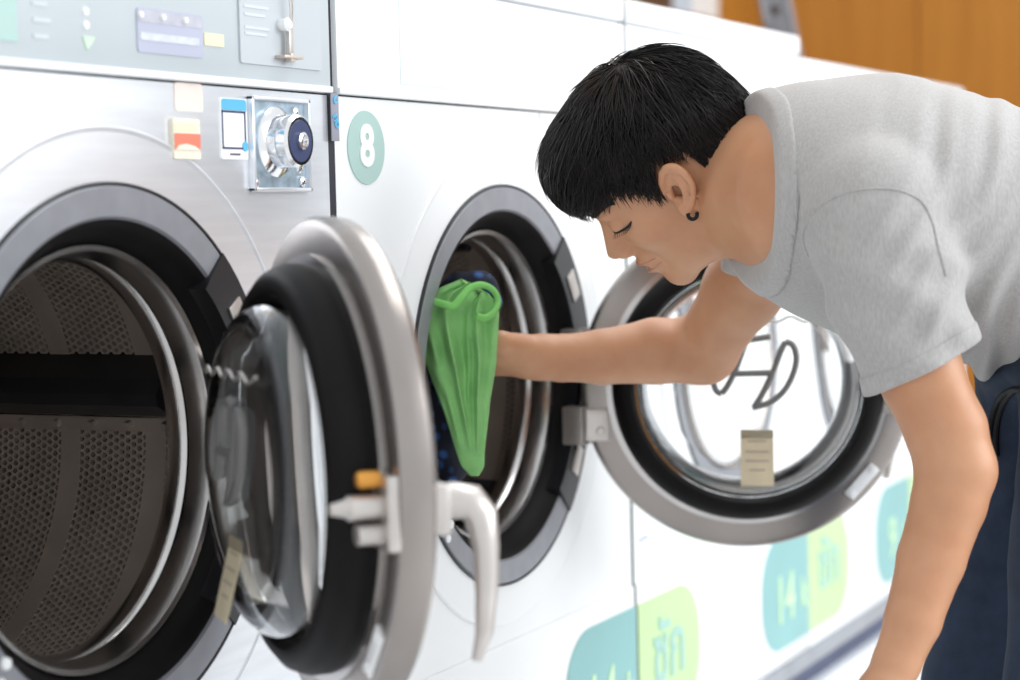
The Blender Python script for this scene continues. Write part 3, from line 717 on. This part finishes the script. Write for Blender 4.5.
def torso_sdf(P, g=0.):
    d = ell(P, chest, (.19+g, .175+g, .118+g), TA)
    d = smin(d, ell(P, belly, (.19+g, .150+g, .112+g), TA), .06)
    d = smin(d, ell(P, pelv, (.14+g, .165+g, .120+g), TA), .06)
    d = smin(d, rc(P, nb, J(870, 192, 2.2), .064+g, .095+g), .05)
    return d
def armL(P): return chain(P, [(shL, .056), (J(922, 378, 2.04), .0415), (J(946, 430, 2.035), .0400), (elL, .0390)], .006)
def armR(P): return chain(P, [(shR, .056), (shR*.5+elR*.5, .045), (elR, .0400)], .02)
def foreL(P):
    return chain(P, [(elL, .0390), (J(949, 502, 2.025), .0368), (J(931, 560, 2.015), .0330), (J(913, 620, 2.00), .0275), (J(897, 662, 1.995), .0232), (wrL, .0222), (wrL+(wrL-elL)*.06, .0225)], .005)
def foreR(P):
    return chain(P, [(elR, .0405), (J(655, 351, 2.54), .0405), (J(602, 357, 2.525), .0335), (J(560, 358, 2.515), .0285), (wrR, .0265), (wrR+(wrR-elR)*.10, .0235)], .006)
def body_sdf(P):
    d = np.full(len(P), 9.0)
    def part(fn, c, R, k):
        nonlocal d
        m = np.linalg.norm(P-c, axis=1) < R
        if m.any(): d[m] = smin(d[m], fn(P[m]), k)
    d = torso_sdf(P)
    d = smin(d, neck_sdf(P), .035)
    d = smin(d, smin(armL(P), foreL(P), .008), .03)
    d = smin(d, smin(armR(P), foreR(P), .016), .03)
    part(head_sdf, hw(0, 0, 0), .22, .022)
    part(ear_sdf, hw(0, 0, 0), .16, .0035)
    part(lambda p: hand(p, wrL+unit(wrL-elL)*.012, (wrL-elL), cvec(-1, 0, -.3), cvec(.2, 0, 1), (.35, .4, .3)), wrL+unit(wrL-elL)*.1, .2, .012)
    part(lambda p: hand(p, wrR+unit(wrR-elR)*.012, cvec(-1, -.06, .12), cvec(.15, -.6, -.8), cvec(-.1, 1, -.5), (1.1, 1.3, .8)), wrR+unit(wrR-elR)*.09, .2, .012)
    return d

def skinmat():
    m = mat('skin', (.60, .31, .17), .45, 0)
    N, L = m.node_tree.nodes, m.node_tree.links; b = N['Principled BSDF']
    b.inputs['Subsurface Weight'].default_value = .22; b.inputs['Subsurface Radius'].default_value = (1, .35, .2); b.inputs['Subsurface Scale'].default_value = .006
    tc = N.new('ShaderNodeTexCoord'); t = N.new('ShaderNodeTexNoise'); t.inputs['Scale'].default_value = 14; t.inputs['Detail'].default_value = 6
    r = N.new('ShaderNodeValToRGB'); r.color_ramp.elements[0].color = (.53, .25, .128, 1); r.color_ramp.elements[1].color = (.64, .335, .19, 1)
    r.color_ramp.elements[0].position = .3; r.color_ramp.elements[1].position = .7
    L.new(tc.outputs['Object'], t.inputs['Vector']); L.new(t.outputs['Fac'], r.inputs[0]); L.new(r.outputs[0], b.inputs['Base Color'])
    t2 = N.new('ShaderNodeTexNoise'); t2.inputs['Scale'].default_value = 420; bp = N.new('ShaderNodeBump'); bp.inputs['Strength'].default_value = .12; bp.inputs['Distance'].default_value = .001
    L.new(tc.outputs['Object'], t2.inputs['Vector']); L.new(t2.outputs['Fac'], bp.inputs['Height']); L.new(bp.outputs[0], b.inputs['Normal'])
    return m
skin = skinmat()
hairm = mat('black_hair', (.012, .009, .008), .40, 0, noise=(60, .35), bump=(160, .25), **{'Specular IOR Level': .32})
heather = None
def heathermat():
    m = bpy.data.materials.new('heather_jersey'); m.use_nodes = True; N, L = m.node_tree.nodes, m.node_tree.links
    b = N['Principled BSDF']; b.inputs['Roughness'].default_value = .9; b.inputs['Sheen Weight'].default_value = .25
    tc = N.new('ShaderNodeTexCoord'); mp = N.new('ShaderNodeMapping'); mp.inputs['Scale'].default_value = (1, 1, .28)
    t = N.new('ShaderNodeTexNoise'); t.inputs['Scale'].default_value = 420; t.inputs['Detail'].default_value = 3
    r = N.new('ShaderNodeValToRGB'); r.color_ramp.elements[0].color = (.385, .372, .362, 1); r.color_ramp.elements[1].color = (.475, .462, .452, 1)
    r.color_ramp.elements[0].position = .3; r.color_ramp.elements[1].position = .7
    bp = N.new('ShaderNodeBump'); bp.inputs['Strength'].default_value = .12; bp.inputs['Distance'].default_value = .0006
    t2 = N.new('ShaderNodeTexNoise'); t2.inputs['Scale'].default_value = 700
    L.new(tc.outputs['Object'], mp.inputs[0]); L.new(mp.outputs[0], t.inputs['Vector']); L.new(t.outputs['Fac'], r.inputs[0]); L.new(r.outputs[0], b.inputs['Base Color'])
    L.new(tc.outputs['Object'], t2.inputs['Vector']); L.new(t2.outputs['Fac'], bp.inputs['Height']); L.new(bp.outputs[0], b.inputs['Normal'])
    return m
heather = heathermat()
navy = mat('navy_cotton', (.016, .030, .062), .85, 0, noise=(40, .25), bump=(300, .3))
blackcord = mat('black_cord', (.006, .006, .008), .8, 0, noise=(60, .2))

allp = np.array([hw(0, 0, 0), shL, elL, wrL, shR, elR, wrR, pelv])
FOOT = np.array([pelv[0], pelv[1], 0.0])
lo = np.minimum.reduce([*allp, wrL+cvec(-.12, .24, -.1), wrR+cvec(-.22, 0, 0), hw(.16, 0, 0)])-.18; hi = np.maximum.reduce([*allp])+.2
v, q = sdf_mesh('person', body_sdf, lo, hi, .0034)
person = mesh_from('person', v, q, skin, None, FOOT); person.location = FOOT
tag(person, 'person in grey t-shirt and navy trousers bending to pull a green shirt from the washer', 'person')
def kid(name, v, q, m, parent=person): return mesh_from(name, v, q, m, parent, FOOT)
def kidb(name, b, m, smooth=60, parent=person):              # bmesh in room coordinates
    bmesh.ops.translate(b, verts=b.verts[:], vec=-Vector(FOOT)); return obj(name, b, m, parent, smooth)

# ------------------------------------------------------------------ t-shirt
sleeveL = [(J(872, 212, 2.06), .068), (J(896, 290, 2.055), .062), (J(922, 368, 2.045), .052), (J(940, 420, 2.04), .049)]
cufL = J(922, 368, 2.045); cufLn = unit(elL-shL)*.7+unit(cvec(.45, .89, 0))*.3; cufLn = unit(cvec(.46, .89, 0))
sleeveR = [(J(800, 216, 2.36), .064), (J(770, 234, 2.39), .060), (J(742, 252, 2.42), .055), (J(720, 280, 2.46), .052)]
cufR = J(735, 266, 2.43); cufRn = unit(cvec(-.25, .95, .2))
NA = unit(hw(-.02, -.075, 0)-nb)                              # along the neck, towards the head
neckc = J(752, 178, 2.20); NC = unit(cvec(-1, 0, -.31))
def shirt_sdf(P):
    cx = (P-CAM)@CR; cy = (P-CAM)@CD; cz = (P-CAM)@_fw
    px = 510+FPX*cx/cz; py = 340+FPX*cy/cz
    g = .014
    d = torso_sdf(P, g)
    core = smin(torso_sdf(P), neck_sdf(P), .035)
    core = smin(core, smax(armL(P), (P-cufL)@cufLn+.03, .01), .03); core = smin(core, smax(armR(P), (P-cufR)@cufRn+.03, .01), .03)
    d = smin(d, core-.009, .015)
    d = smin(d, ell(P, J(902, 248, 2.22), (.145, .13, .088), TA), .05)                # front hangs away from the chest
    d = smin(d, ell(P, J(1000, 272, 2.25), (.16, .14, .095), TA), .05)
    d = smin(d, ell(P, J(818, 200, 2.19), (.085, .115, .090), TA), .05)               # yoke round the neck
    s = (P-neckc)@spine
    # folds across the back and side
    qf = px+.22*(py-200)+14*np.sin(py*.021+1.3)+8*wob(P, 17, 3)
    amp = np.clip((px-850)/110, 0, 1)*np.clip((1200-px)/80, 0, 1)
    f = np.sin(qf*2*PI/46)+.6*np.sin(qf*2*PI/27+1.0); f = np.sign(f)*np.abs(f)**1.0
    d = d-.0042*amp*f*np.clip((py-70)/110, .2, 1)*(.6+.4*np.sin(py*.02+qf*.013))
    pulls = np.exp(-((px-925-.10*(py-200))/55.)**2)*np.clip((py-170)/60, 0, 1)
    d = d+.0060*pulls*np.sin((py*.5+px*.75)*2*PI/30)
    d = d-.0022*wob(P, 34, 11)
    sl = chain(P, sleeveL, .03)+.0035*np.sin((py-.55*px)*2*PI/62+.8*wob(P, 20, 5))*np.clip((py-215)/50, 0, 1)-.0009*wob(P, 45, 9)
    d2 = smax(sl, (P-cufL)@cufLn, .004)
    hol = smax(sl+.0105, -((P-cufL)@cufLn+.020), .002)
    d2 = smax(d2, -hol, .002)
    d = smin(d, d2, .016)
    s0 = chain(P, sleeveR, .03)-.002*wob(P, 45, 4); sr = smax(s0, (P-cufR)@cufRn, .004)
    hol = smax(s0+.0105, -((P-cufR)@cufRn+.018), .002)
    d = smin(d, smax(sr, -hol, .002), .016)
    # neck opening
    d = smin(d, rc(P, J(738, 180, 2.20), J(840, 196, 2.20), .080, .090), .03)
    nk = (P-neckc)@-CR+.14*np.clip(-((P-neckc)@_fw), -.10, .085); d = smax(d, nk, .006)
    d = smax(d, -np.maximum(rc(P, J(860, 184, 2.20), J(640, 182, 2.20), .070, .070), -(nk+.016)), .004)
    d = smin(d, ell(P, J(1095, 255, 2.265), (.10, .178, .135), TA), .04)
    d = smax(d, (P-J(1048, 272, 2.26))@unit(cvec(.854, .52, 0))-.070, .006)
    return d
lo = np.minimum.reduce([chest, shL, shR, cufL, cufR, pelv, neckc])-.26; hi = np.maximum.reduce([chest, shL, shR, pelv, neckc])+.26
v, q = sdf_mesh('t_shirt', shirt_sdf, lo, hi, .0042)
shirt = kid('t_shirt', v, q, heather); tag(shirt, 'heather grey short-sleeved t-shirt')
def nkf(P): return (P-neckc)@-CR+.14*np.clip(-((P-neckc)@_fw), -.10, .085)
def collar_sdf(P):
    d = shirt_sdf(P)-.0022; k = nkf(P); return smax(d, np.maximum(k-.0015, -k-.017), .0015)
v, q = sdf_mesh('collar', collar_sdf, neckc-.17, neckc+.17, .0030); kid('collar', v, q, heather, shirt)
def cuff(c_, n_, R_):
    def f(P):
        d = shirt_sdf(P)-.0013; k = (P-c_)@n_; d = smax(d, np.maximum(k-.001, -k-.019), .0012)
        return np.maximum(d, np.linalg.norm(P-c_, axis=1)-R_)
    return f
def lay(pts, fn, lift=.0003):                                # lay a line on a cloth surface
    out = []
    for x, y in pts:
        r_ = unit(at(x, y, 1.0)-CAM); p = J(x, y, 1.80)
        for _ in range(22): p = p+r_*float(fn(p[None])[0])*.95
        out.append(p-r_*lift)
    return out
b = bmesh.new(); add_tube(b, lay([(p.x, p.y) for p in smooth_curve([(808, 256, 0), (803, 236, 0), (812, 214, 0), (834, 197, 0), (864, 189, 0), (898, 190, 0), (921, 201, 0), (932, 222, 0), (939, 250, 0), (946, 276, 0)], 4)], shirt_sdf), .0013, 6); kidb('shoulder_seam', b, heather, 60, shirt)
v, q = sdf_mesh('sleeve_hem', cuff(cufL, cufLn, .085), cufL-.12, cufL+.12, .0030); kid('sleeve_hem', v, q, heather, shirt)
v, q = sdf_mesh('sleeve_hem', cuff(cufR, cufRn, .085), cufR-.12, cufR+.12, .0030); kid('sleeve_hem', v, q, heather, shirt)

# ------------------------------------------------------------------ trousers, cord, shoes
hpL, knL = J(1090, 300, 2.16), J(1080, 700, 2.10); hpR, knR = J(1062, 300, 2.36), J(988, 690, 2.36)
anL = np.array([knL[0]+.05, knL[1]-.10, .09]); anR = np.array([knR[0]+.06, knR[1]-.12, .09])
WP, WN = J(1048, 272, 2.26), unit(cvec(-.854, -.52, 0))          # waistband plane
def trouser_sdf(P):
    cx = (P-CAM)@CR; cy = (P-CAM)@CD; cz = (P-CAM)@_fw; px = 510+FPX*cx/cz; py = 340+FPX*cy/cz
    d = ell(P, J(1066, 322, 2.26), (.135, .175, .125), TA)
    d = smin(d, ell(P, pelv, (.156, .180, .134), TA), .03)
    l = chain(P, [(hpL, .105), (hpL*.5+knL*.5, .085), (knL, .068), (anL, .058)], .03)
    r = chain(P, [(hpR, .110), (hpR*.5+knR*.5, .090), (knR, .070), (anR, .058)], .03)
    d = smin(d, smin(l, r, .02), .04)
    d = d+.002*np.sin((py*.4+1.1*px)*2*PI/70+1.8*wob(P, 12, 2))-.003*wob(P, 22, 8)
    wn = (P-WP)@WN; d = d+.022*np.clip((wn+.100)/.030, 0, 1); d = smax(d, wn, .006)
    d = smax(d, .07-P[:, 2], .004)
    return d
lo = np.minimum.reduce([hpL, hpR, knL, knR, anL, anR])-.2; hi = np.maximum.reduce([hpL, hpR, knL, knR])+.22
v, q = sdf_mesh('trousers', trouser_sdf, lo, hi, .007)
tro = kid('trousers', v, q, navy); tag(tro, 'dark navy cotton trousers')
b = bmesh.new()
for pts in ([(1030, 392, 0), (1014, 390, 0), (1002, 396, 0), (994, 410, 0), (990, 430, 0), (989, 446, 0)], [(1014, 390, 0), (1004, 402, 0), (998, 420, 0), (996, 440, 0), (997, 456, 0)]):
    add_tube(b, lay([(p.x, p.y) for p in smooth_curve(pts, 5)], trouser_sdf, .002), .0034, 8)
kidb('drawstring', b, blackcord)
shoe = mat('dark_shoe', (.03, .03, .035), .6, 0, noise=(20, .2))
for an, kn in ((anL, knL), (anR, knR)):
    fwd = unit(np.array([-.438, .899, 0])); sd = np.array([fwd[1], -fwd[0], 0]); A_ = np.stack([fwd, sd, [0, 0, 1]])
    a_ = np.array([an[0], an[1], 0])
    def sh(P):
        d = ell(P, a_+fwd*.07+[0, 0, .035], (.145, .05, .05), A_); d = smin(d, rc(P, an-[0, 0, .02], an+[0, 0, .03], .05, .045), .03)
        return smax(d, .002-P[:, 2], .004)
    v, q = sdf_mesh('shoe', sh, a_-.26+[0, 0, .25], a_+[.26, .26, .2], .008); kid('shoe', v, q, shoe)

# ------------------------------------------------------------------ hair
def hairline(f):
    return np.interp(f, [-.2, -.085, -.064, -.052, -.043, -.004, .008, .020, .032, .050, .2], [-.084, -.083, -.080, -.064, .004, .028, -.014, -.010, .012, .030, .040])
HEc, HEr = np.array([-.012, .027, 0]), np.array([.108, .102, .084])
def hair_vol(q):
    d = ell(q, HEc, HEr)
    d = smin(d, ell(q, (.058, .062, 0), (.052, .048, .064)), .03)
    d = smin(d, ell(q, (-.064, -.030, 0), (.046, .058, .064)), .03)
    return d
def hair_sdf(P):
    q = hloc(P); d = hair_vol(q)+.003
    u = q[:, 1]; w = hairline(q[:, 0])
    d = smax(d, (w+.004-u)*.8, .012)
    ang = np.arctan2(q[:, 2], q[:, 0]+.05)
    d = d+.0012*np.sin(ang*26+5*np.sin(u*60))+.0010*np.sin(ang*47+u*90)
    return d*HS
v, q = sdf_mesh('hair', hair_sdf, hw(0, 0, 0)-.2, hw(0, 0, 0)+.2, .0034)
hair = kid('hair', v, q, hairm); tag(hair, 'short thick black hair')
def strands(n=9000, nst=9):
    """thin tapered locks lying over the hair, flowing out from the crown"""
    r = np.random.default_rng(3); crown = np.array([-.050, .125, .010]); down = HA@np.array([0, 0, -1.0])
    dv = r.normal(size=(n*3, 3)); dv /= np.linalg.norm(dv, axis=1)[:, None]
    p = HEc+HEr*dv; p = p[p[:, 1] > hairline(p[:, 0])+.004][:n]; n = len(p)
    def grad(x):
        e = 1e-3; g = np.stack([hair_vol(x+np.eye(3)[k]*e)-hair_vol(x-np.eye(3)[k]*e) for k in range(3)], 1); return g/(np.linalg.norm(g, axis=1)[:, None]+1e-9)
    clump = np.floor(np.arctan2(p[:, 2], p[:, 0]+.05)*9)*7.13+np.floor(p[:, 1]*40)*3.7
    cj = np.stack([np.sin(clump*k+k) for k in (1.3, 2.1, 3.7)], 1)*.30
    jit = r.normal(size=(n, 3))*.16+cj; step = r.uniform(.006, .0100, n)[:, None]; lift = r.uniform(-.002, .0022, n)+(r.random(n) < .03)*.004
    over = r.uniform(-.004, .010, n)+(p[:, 0] > .03)*r.random(n)**2*.016; alive = np.ones(n, bool); last = np.full(n, nst-1); path = []
    for st_ in range(nst):
        for _ in range(2): g = grad(p); p = p-g*hair_vol(p)[:, None]
        path.append(p+g*(lift+.0008*st_*(lift > 0))[:, None])
        fl = p-crown; fl -= g*(fl*g).sum(1)[:, None]; dist = np.linalg.norm(fl, axis=1)[:, None]; fl /= dist+1e-6
        fl = fl+.5*np.cross(g, fl)*np.exp(-dist/.04)+jit+.22*(down-g*(g@down)[:, None]); fl -= g*(fl*g).sum(1)[:, None]
        fl /= np.linalg.norm(fl, axis=1)[:, None]+1e-9; p = p+fl*step
        stop = alive & (p[:, 1] < hairline(p[:, 0])-over) & (st_ >= 1); last[stop] = st_; alive &= ~stop
    path = np.stack(path, 1); V = []; F = []; base = 0
    for k_ in range(n):
        k = last[k_]+1
        if k < 3: continue
        W = path[k_, :k]*HS@HA+HC-FOOT; rad = .0010
        t = W[-1]-W[0]; t /= np.linalg.norm(t)+1e-9; a = np.cross(t, [.3, .5, .8]); a /= np.linalg.norm(a); c = np.cross(t, a)
        for i in range(k):
            rr = rad*(1-(i/(k-1))**2*.93)*(.35+.65*min(1, i/1.5))
            for m_ in range(3):
                an = 2*PI*m_/3; V.append(W[i]+rr*(math.cos(an)*a+math.sin(an)*c))
        for i in range(k-1):
            for m_ in range(3):
                n_ = (m_+1) % 3; F.append((base+3*i+m_, base+3*i+n_, base+3*i+3+n_, base+3*i+3+m_))
        base += 3*k
    me = bpy.data.meshes.new('hair_strands'); me.from_pydata([tuple(x) for x in V], [], F)
    o = obj('hair_strands', me, hairm, hair, 180); o['kind'] = 'stuff'; return o
strands()
# brows, lashes, lips, earring: laid on the face surface
def onface(f, u, l, dirn=(1, 0, 0), up=0.):
    d_ = np.array(dirn, float)@HA; p = hw(f, u, l)+d_*.05
    for _ in range(40): p = p-d_*float(head_sdf(p[None])[0])*.8
    return p+d_*up
b = bmesh.new()
for s_ in (-1, 1):
    for k in range(26):
        t = k/25; l0 = .012+.036*t; u0 = .019+.006*math.sin(PI*t*.8)
        dd = (1, 0, s_*(.2+1.2*t)); dd = np.array(dd)/np.linalg.norm(dd)
        add_tube(b, [onface(.05, u0-.003, l0*s_, dd, .0006), onface(.05, u0+.002, (l0+.005)*s_, dd, .0010), onface(.05, u0+.004, (l0+.011)*s_, dd, .0006)], [.0008, .0009, .0003], 4)
kidb('eyebrows', b, hairm)
b = bmesh.new()
for s_ in (-1, 1):
    add_tube(b, [onface(.05, -.008-.0035*math.sin(PI*t), (.020+.030*t)*s_, unit((1, 0, s_*(.1+.9*t))), .0004) for t in np.linspace(0, 1, 9)], [.0006, .0010, .0012, .0014, .0015, .0015, .0014, .0011, .0006], 6)
    for t in np.linspace(.2, 1, 14):
        a_ = onface(.05, -.008-.0035*math.sin(PI*t), (.020+.030*t)*s_, unit((1, 0, s_*(.1+.9*t))), .0004); dv_ = np.array([.006, -.005, .003*s_*t])@HA
        add_tube(b, [a_, a_+dv_*.6, a_+dv_+hU*.001], [.0004, .0003, .0001], 4)
kidb('eyelashes', b, hairm)
lipm = mat('lip_skin', (.50, .225, .145), .4, 0, noise=(80, .1))
b = bmesh.new()
for u0, hgt, wd, rr in ((-.0655, .0020, .016, .0021), (-.0785, -.0012, .013, .0027)):
    add_tube(b, [onface(.05, u0+hgt*(1-(t/1)**2)-.0035*abs(t)*(1 if u0 > -.07 else -1), wd*t, unit((1, 0, .7*t)), -.0012) for t in np.linspace(-1, 1, 13)], [rr*(1-.75*abs(t)**2) for t in np.linspace(-1, 1, 13)], 8)
kidb('lips', b, lipm)
b = bmesh.new(); add_tube(b, [hw(.086, -.0712, .013*t) if abs(t) < .2 else hw(.086-.004*abs(t), -.0712, .013*t) for t in np.linspace(-1, 1, 9)], .0026, 6)
kidb('teeth', b, mat('teeth', (.80, .77, .70), .3, 0, noise=(80, .03)))
b = bmesh.new()
e0 = hw(-.0005, -.0440, .0860)
ring = [e0+.0050*(math.cos(t)*unit(cvec(1, 0, 0))+math.sin(t)*unit(cvec(0, 1, 0))) for t in np.linspace(math.radians(-30), math.radians(215), 14)]
add_tube(b, ring, .0021, 8); kidb('earring', b, blackcord)

# ------------------------------------------------------------------ green shirt in the hand, dark clothes in the drum
greenm = mat('green_jersey', (.23, .51, .17), .85, 0, noise=(40, .10), bump=(420, .3))
greenrib = mat('green_rib', (.20, .54, .13), .85, 0, noise=(40, .1), bump=(300, .3))
gc = J(462, 370, 2.44)
def cloth():
    """bunched cloth: a closed hanging bundle; sharp folds on the near side run down to a blunt tip"""
    nv, nt = 110, 260
    yk = [287, 296, 308, 330, 360, 400, 450, 470, 476]
    ys = np.linspace(287, 476, nv); cx = np.interp(ys, yk, [476, 464, 459, 459, 462, 464, 470, 474, 475]); hw_ = np.interp(ys, yk, [10, 32, 40, 41, 36, 25, 15, 11, 2])
    hd = np.interp(ys, yk, [.010, .024, .032, .034, .030, .022, .014, .010, .006])
    ker = np.ones(7)/7; cx = np.convolve(np.pad(cx, 3, 'edge'), ker, 'valid'); hw_ = np.convolve(np.pad(hw_, 3, 'edge'), ker, 'valid')
    folds = [(-.80, -.62, .22, .015), (-.30, .02, .15, .022), (.16, .30, .09, .013), (.50, .46, .12, .022), (.92, .86, .16, .014)]
    T = np.linspace(0, 2*PI, nt, endpoint=False); V = []; F = []
    for i in range(nv):
        v_ = i/(nv-1); u = np.cos(T); env = math.sin(PI*min(1, .12+v_*1.0))**.7*(1-.55*v_)
        prof = np.abs(np.sin(T))**.6*np.sign(np.sin(T))
        off = np.zeros(nt)
        for u0, u1, w, a in folds:
            uk = u0+(u1-u0)*v_+.05*math.sin(5*v_+u0*9); off += a*np.exp(-np.abs((u-uk)/w)**1.7)
        off += .0022*np.sin(u*9+6*v_+2*np.sin(5*v_+u*3))+.0012*np.sin(u*15-9*v_+3*np.sin(7*v_))
        edge = 1+.05*np.sin(9*v_+2*np.sign(u))*np.abs(u)
        front = np.clip(-np.sin(T), 0, 1)**.5
        dep = hd[i]*prof*.55-(off-.011)*front*env
        top = 7*np.sin(2.2*u+.3)*(1-v_)**3+3*np.sin(7*u)*(1-v_)**4
        for k in range(nt): V.append(tuple(J(cx[i]+hw_[i]*u[k]*edge[k], ys[i]+top[k], 2.44)+_fw*dep[k]-gc))
        if i:
            for k in range(nt):
                n_ = (k+1) % nt; a = (i-1)*nt; c = i*nt; F.append((a+k, a+n_, c+n_, c+k))
    F.append(tuple(range(nt))); F.append(tuple(range((nv-1)*nt, nv*nt)))
    me = bpy.data.meshes.new('green_shirt'); me.from_pydata(V, [], F); return me
gs = obj('green_shirt', cloth(), greenm, None, 180); gs.location = gc
tag(gs, 'crumpled green shirt held in the hand at the open drum', 'shirt')
def band(name, pts, rad, flat=.55):
    b = bmesh.new(); add_tube(b, smooth_curve([J(x, y, 2.44+z) for x, y, z in pts]), rad, 10, True, flat); bmesh.ops.translate(b, verts=b.verts[:], vec=-Vector(gc)); obj(name, b, greenrib, gs, 60)
band('neck_band', ((419, 320, .000), (422, 309, -.016), (432, 302, -.026), (443, 304, -.033), (453, 306, -.036), (461, 298, -.034), (470, 288, -.026), (482, 285, -.018), (493, 290, -.010), (498, 301, -.008), (494, 312, -.018), (485, 318, -.030), (476, 316, -.036)), .0046, .8)

darkcl = mat('dark_blue_fabric', (.008, .011, .035), .85, 0, noise=(50, .5), bump=(200, .4))
def printmat():
    m = bpy.data.materials.new('printed_navy'); m.use_nodes = True; N, L = m.node_tree.nodes, m.node_tree.links
    b = N['Principled BSDF']; b.inputs['Roughness'].default_value = .85
    tc = N.new('ShaderNodeTexCoord'); t = N.new('ShaderNodeTexVoronoi'); t.inputs['Scale'].default_value = 55
    r = N.new('ShaderNodeValToRGB'); r.color_ramp.elements[0].color = (.03, .10, .30, 1); r.color_ramp.elements[1].color = (.006, .008, .022, 1)
    r.color_ramp.elements[0].position = .15; r.color_ramp.elements[1].position = .42
    L.new(tc.outputs['Object'], t.inputs['Vector']); L.new(t.outputs['Distance'], r.inputs[0]); L.new(r.outputs[0], b.inputs['Base Color'])
    return m
pc = J(455, 400, 2.50)
def darks(P):
    Z = lambda x, y, z=0: J(x, y, 2.50+z)
    d = chain(P, [(Z(436, 308), .018), (Z(460, 288), .017), (Z(482, 288), .016), (Z(492, 306), .012)], .02)
    d = smin(d, chain(P, [(Z(437, 330), .014), (Z(440, 390), .016), (Z(444, 440), .016), (Z(450, 470), .012)], .03), .02)
    d = smin(d, chain(P, [(Z(452, 310, .02), .02), (Z(456, 400, .03), .025), (Z(452, 466, .02), .02)], .03), .02)
    return d-.004*wob(P, 55, 31)-.002*wob(P, 130, 33)
v, q = sdf_mesh('navy_garment', darks, pc-.22, pc+.22, .004)
o = mesh_from('navy_garment', v, q, printmat(), None, pc); o.location = pc
tag(o, 'dark navy garment with blue print bunched behind the green shirt', 'clothes')
